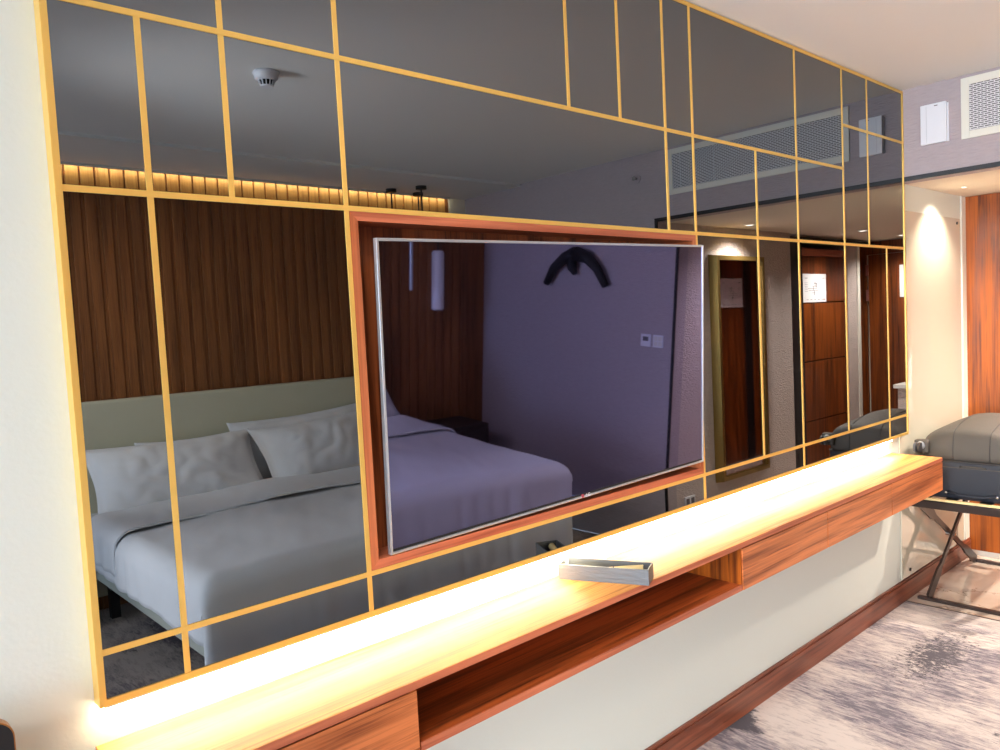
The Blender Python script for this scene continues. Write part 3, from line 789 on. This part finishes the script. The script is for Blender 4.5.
# ------------------------------------------------------------------ luggage rack and suitcase
lr = thing('luggage_rack', 'folding dark bronze luggage rack with crossed legs under the suitcase', 'luggage rack', (4.8, -.29, 0))
def flat_leg(p, q):
    # flat bar whose two ends widen into paddles
    p = Vector(p); q = Vector(q); t = (q-p).normalized(); u = Vector((0, 1, 0)).cross(t); L_ = (q-p).length; bm = B(); rings = []
    for f, h in ((0, .058), (.20, .058), (.25, .030), (.75, .030), (.80, .052), (1, .052)):
        c = p+t*L_*f
        rings.append([bm.verts.new(c+u*h/2*a+Vector((0, b_*.006, 0))) for a, b_ in ((-1, -1), (1, -1), (1, 1), (-1, 1))])
    for a, b_ in zip(rings, rings[1:]):
        for k in range(4): bm.faces.new((a[k], a[(k+1) % 4], b_[(k+1) % 4], b_[k]))
    bm.faces.new(rings[0][::-1]); bm.faces.new(rings[-1])
    obj('leg', bm, 'bronze', lr)
def rackside(y):
    flat_leg((4.42, y, .012), (5.18, y, .548)); flat_leg((4.38, y+.024, .548), (5.27, y+.024, .014))
    bm = B(); tube(bm, [(4.80, y-.014, .279), (4.80, y+.036, .279)], .010, 12); obj('pivot_bolt', bm, 'chrome', lr)
rackside(-.065); rackside(-.56)
obj('foot_bar', Bx(4.405, 4.435, -.60, -.012, 0, .016, bev=.003), 'bronze', lr)
obj('foot_bar', Bx(5.255, 5.285, -.60, -.012, 0, .016, bev=.003), 'bronze', lr)
obj('top_rail', Bx(4.352, 4.385, -.62, .012, .520, .561, bev=.004), 'bronze', lr)
obj('top_rail', Bx(5.165, 5.198, -.62, .012, .520, .561, bev=.004), 'bronze', lr)
for y in (-.50, -.34, -.18, -.05):
    obj('strap', Bx(4.352, 5.198, y-.03, y+.03, .5615, .5645), 'black', lr)
obj('rail_inlay', Bx(4.354, 4.381, -.62, .012, .5648, .573), 'cream', lr)

su = thing('suitcase', 'soft grey-brown suitcase with dark lower half lying on the luggage rack', 'suitcase', (4.78, -.27, .565))
SX0, SX1, SY0, SY1 = 4.44, 5.12, -.505, -.006
def soft(x0, x1, y0, y1, z0, z1, r, crown=None, n=40):
    """rounded soft body: superellipse plan, rounded top edge, crowned lid"""
    bm = bmesh.new(); cx, cy = (x0+x1)/2, (y0+y1)/2; hx_, hy_ = (x1-x0)/2, (y1-y0)/2
    rings = []
    prof = [(1-.035, z0), (1-.01, z0+.012), (1, z0+.03), (1, z1-r)]
    for k in range(1, 6):
        a = PI/2*k/5*.86; prof.append((1-(r*(1-math.cos(a)))/hx_, z1-r+r*math.sin(a)))
    zl = prof[-1][1]
    for k in range(1, 9): prof.append((prof[8][0]*(1-k/8), zl))
    for q, (s_, z) in enumerate(prof):
        ring = []
        for k in range(n*4):
            a = 2*PI*k/(n*4); ca, sa = math.cos(a), math.sin(a); e_ = 2/7
            x = math.copysign(abs(ca)**e_, ca); y = math.copysign(abs(sa)**e_, sa)
            X = cx+x*hx_*s_; Y = cy+y*(hy_-hx_*(1-s_) if s_ > .5 else hy_*s_*1.0)
            Y = cy+y*(hy_-hx_*(1-s_)) if s_ > .6 else cy+y*(hy_-hx_*.4)*(s_/.6)
            zz = z
            if crown and z > z1-r*.9:
                wq = ss((z-(z1-r*.9))/(r*.7)); zz = z+wq*crown(X, Y)
            ring.append(bm.verts.new((X, Y, zz)))
        rings.append(ring)
    N_ = n*4
    for a, b_ in zip(rings, rings[1:]):
        for k in range(N_):
            try: bm.faces.new((a[k], a[(k+1) % N_], b_[(k+1) % N_], b_[k]))
            except ValueError: pass
    bm.faces.new(rings[0][::-1])
    bmesh.ops.remove_doubles(bm, verts=bm.verts, dist=1e-5)
    return bm
def crown(x, y):
    v = (y-SY0)/(SY1-SY0); u = (x-SX0)/(SX1-SX0)
    return .10*max(0, math.sin(PI*min(1, max(0, v))))**1.1*(.25+.75*max(0, math.sin(PI*min(1, max(0, u))))**.7)
obj('lower_shell', soft(SX0, SX1, SY0, SY1, .566, .765, .010), 'luggage2', su, smooth=True)
obj('upper_shell', soft(SX0+.004, SX1-.004, SY0+.004, SY1-.004, .7655, .884, .055, crown), 'luggage', su, smooth=True)
# side seams and zip
def ringline(x0, x1, y0, y1, z, r, mat, nm):
    pts = []
    cx, cy = (x0+x1)/2, (y0+y1)/2
    for k in range(97):
        a = 2*PI*k/96; ca, sa = math.cos(a), math.sin(a); e_ = 2/7
        pts.append((cx+math.copysign(abs(ca)**e_, ca)*(x1-x0)/2, cy+math.copysign(abs(sa)**e_, sa)*(y1-y0)/2, z))
    bm = B(); tube(bm, pts, r, 6, cap=False); obj(nm, bm, mat, su)
ringline(SX0, SX1, SY0, SY1, .766, .004, 'piping', 'zip_line')
ringline(SX0+.001, SX1-.001, SY0+.001, SY1-.001, .735, .003, 'luggage', 'piping_line')
from mathutils.bvhtree import BVHTree
up_ = [o_ for o_ in su.children if o_.name.startswith('upper_shell')][0].data
tree = BVHTree.FromPolygons([v.co.copy() for v in up_.vertices], [tuple(p.vertices) for p in up_.polygons])
for y in (-.185, -.355):
    pts = []
    for k in range(41):
        a = math.radians(188-178*k/40); d = Vector((math.cos(a), 0, math.sin(a))); c0 = Vector((SX0+.30, y, .795))
        hit = tree.ray_cast(c0+d*.9, -d)
        if hit[0]: pts.append(hit[0]+d*.0008)
    bm = B(); tube(bm, pts, .0026, 6); obj('seam', bm, 'piping', su, smooth=True)
for y, z in ((SY1-.030, .838), (SY0+.030, .838), (SY1-.035, .61), (SY0+.035, .61)):
    sg_ = 1 if y > -.27 else -1
    hb_ = B(); box(hb_, SX0-.016, SX0+.03, y-.036, y+.036, z-.038, z+.034, bev=.015, seg=3)
    h = obj('wheel_housing', hb_, 'luggage', su)
    bm = B(); tube(bm, [(SX0-.026, y, z+.004), (SX0-.006, y, z+.004)], [.018, .026], 16); obj('swivel_fork', bm, 'silver', h, smooth=True)
    for dy in (-.011, .011):
        a = y+dy+sg_*.006; bm = B(); tube(bm, [(SX0-.040, a-.007, z-.004), (SX0-.040, a-.005, z-.004), (SX0-.040, a+.005, z-.004), (SX0-.040, a+.007, z-.004)], [.019, .027, .027, .019], 20); obj('wheel', bm, 'tray' if dy > 0 else 'piping', h)
for y in (-.155, -.39):
    bm = lathe(B(), [(0, .006), (.006, .005), (.008, 0)], 14); 
    bmesh.ops.rotate(bm, verts=bm.verts, matrix=Matrix.Rotation(-PI/2, 3, 'Y')); bmesh.ops.translate(bm, verts=bm.verts, vec=(SX0-.004, y, .600)); obj('side_stud', bm, 'chrome', su)
bm = B(); tube(bm, [(SX0-.004, -.16, .606), (SX0-.012, -.22, .592), (SX0-.012, -.33, .592), (SX0-.004, -.385, .606)], .008, 8); obj('side_foot', bm, 'luggage2', su, smooth=True)
bm = B(); tube(bm, [(SX0-.002, -.22, .742), (SX0-.010, -.24, .746), (SX0-.010, -.32, .746), (SX0-.002, -.34, .742)], .004, 8); obj('side_handle', bm, 'luggage', su, smooth=True)

# framed pale panel at the far left, cut by the picture edge
sg = thing('vanity_mirror', 'black round-cornered vanity mirror at far left edge beside the console', 'vanity mirror', (.08, -.03, .0))
def rrect(x0, x1, z0, z1, r, n=8):
    out_ = []
    for cx, cz, a0 in ((x1-r, z1-r, 0), (x0+r, z1-r, 90), (x0+r, z0+r, 180), (x1-r, z0+r, 270)):
        for k in range(n+1):
            a = math.radians(a0+90*k/n); out_.append((cx+r*math.cos(a), cz+r*math.sin(a)))
    return out_
def rring(o_, i_, y0, y1):
    bm = B(); n = len(o_)
    A = [[bm.verts.new((x, y, z)) for x, z in P_] for P_ in (o_, i_) for y in (y0, y1)]
    of, ob, if_, ib = A
    for p, q in ((of, ob), (of, if_), (if_, ib), (ob, ib)):
        for k in range(n): bm.faces.new((p[k], p[(k+1) % n], q[(k+1) % n], q[k]))
    return bm
VX = .226
obj('frame', rring(rrect(-.16, VX-.002, .55, .968, .032), rrect(-.137, VX-.024, .573, .945, .018), -.055, -.035), 'black', sg)
obj('edge_band', rring(rrect(-.163, VX, .548, .970, .033), rrect(-.16, VX-.002, .55, .968, .032), -.054, -.030), 'copper', sg)
bm = B(); quad_prism(bm, rrect(-.14, VX-.022, .57, .948, .018), -.048, -.038); obj('pale_face', bm, 'screenpale', sg)
bm = B(); tube(bm, [(.03, -.045, .0), (.03, -.045, .55)], .012, 12); obj('stand_post', bm, 'black', sg)
bm = lathe(B(), [(0, 0), (.045, 0), (.045, .012), (.0, .014)], 28, (.03, -.05, 0)); obj('stand_base', bm, 'black', sg)

# ------------------------------------------------------------------ light
def area(name, loc, rot, sx, sy, power, col, spread=180):
    L_ = bpy.data.lights.new(name, 'AREA'); L_.shape = 'RECTANGLE'; L_.size = sx; L_.size_y = sy; L_.energy = power; L_.color = col
    L_.spread = math.radians(spread)
    o = bpy.data.objects.new(name, L_); COL.objects.link(o); o.location = loc; o.rotation_euler = rot; return o
area('window_daylight', (XL-.14, (wy0+wy1)/2, (wz0+wz1)/2), (0, -PI/2, 0), wz1-wz0, wy1-wy0, 345, (.56, .78, 1))
# cove strip, then an unseen fill added under the ceiling behind the photographer's left
area('cove_light', (1.525, -3.509, 2.678), (math.radians(-62), 0, 0), 5.25, .012, 13, (1, .82, .52))
area('room_fill_light', (-3.4, -1.8, CE-.03), (0, 0, 0), .8, .8, 190, (1, .95, .9))
spot(.46, -.90, CE-.03, 380, (1, .96, .92), 42, 1.0, tgt=(3.9, -.62, 0), r=.12)  # added unseen fill, brightens the carpet towards the foyer
spot(.40, -.75, CE-.03, 130, (1, .97, .93), 110, 1.0, tgt=(3.0, -.5, .2), r=.25)  # added unseen wide fill over the console side
spot(-.60, -2.90, 1.25, 230, (1, .96, .92), 58, .8, tgt=(3.3, 0, .25), r=.2)  # added unseen low fill for the wall under the console
spot(.10, -1.90, 1.90, 150, (1, .97, .94), 80, 1.0, tgt=(4.1, -1.0, 2.65), r=.2)  # added unseen uplight to lift the ceiling
spot(.10, -2.45, CE-.03, 270, (1, .90, .76), 64, 1.0, tgt=(1.75, -3.5, 1.35), r=.12)  # added unseen wash on the bed wall and headboard

w = bpy.data.worlds.new('world'); SC.world = w; w.use_nodes = True
bg = w.node_tree.nodes['Background']; bg.inputs[0].default_value = (.75, .86, 1, 1); bg.inputs[1].default_value = 1.0

# ------------------------------------------------------------------ camera
R = [[0.73919295, -0.67154436, -0.05120503], [0.66862311, 0.74085026, -0.06390648], [0.0808513, 0.01300235, 0.99664136]]
right, fwd, up = [Vector(r) for r in R]
cam = bpy.data.cameras.new('camera'); co = bpy.data.objects.new('camera', cam); COL.objects.link(co)
mt = Matrix((( right.x, up.x, -fwd.x, 0), (right.y, up.y, -fwd.y, -1.6), (right.z, up.z, -fwd.z, 1.6), (0, 0, 0, 1)))
co.matrix_world = mt
cam.sensor_width = 36; cam.lens = 775.766*36/1000; cam.clip_start = .05
SC.camera = co
SC.view_settings.view_transform = 'Standard'; SC.view_settings.look = 'None'
SC.view_settings.gamma = 1; SC.view_settings.use_curve_mapping = False; SC.view_settings.exposure = .32
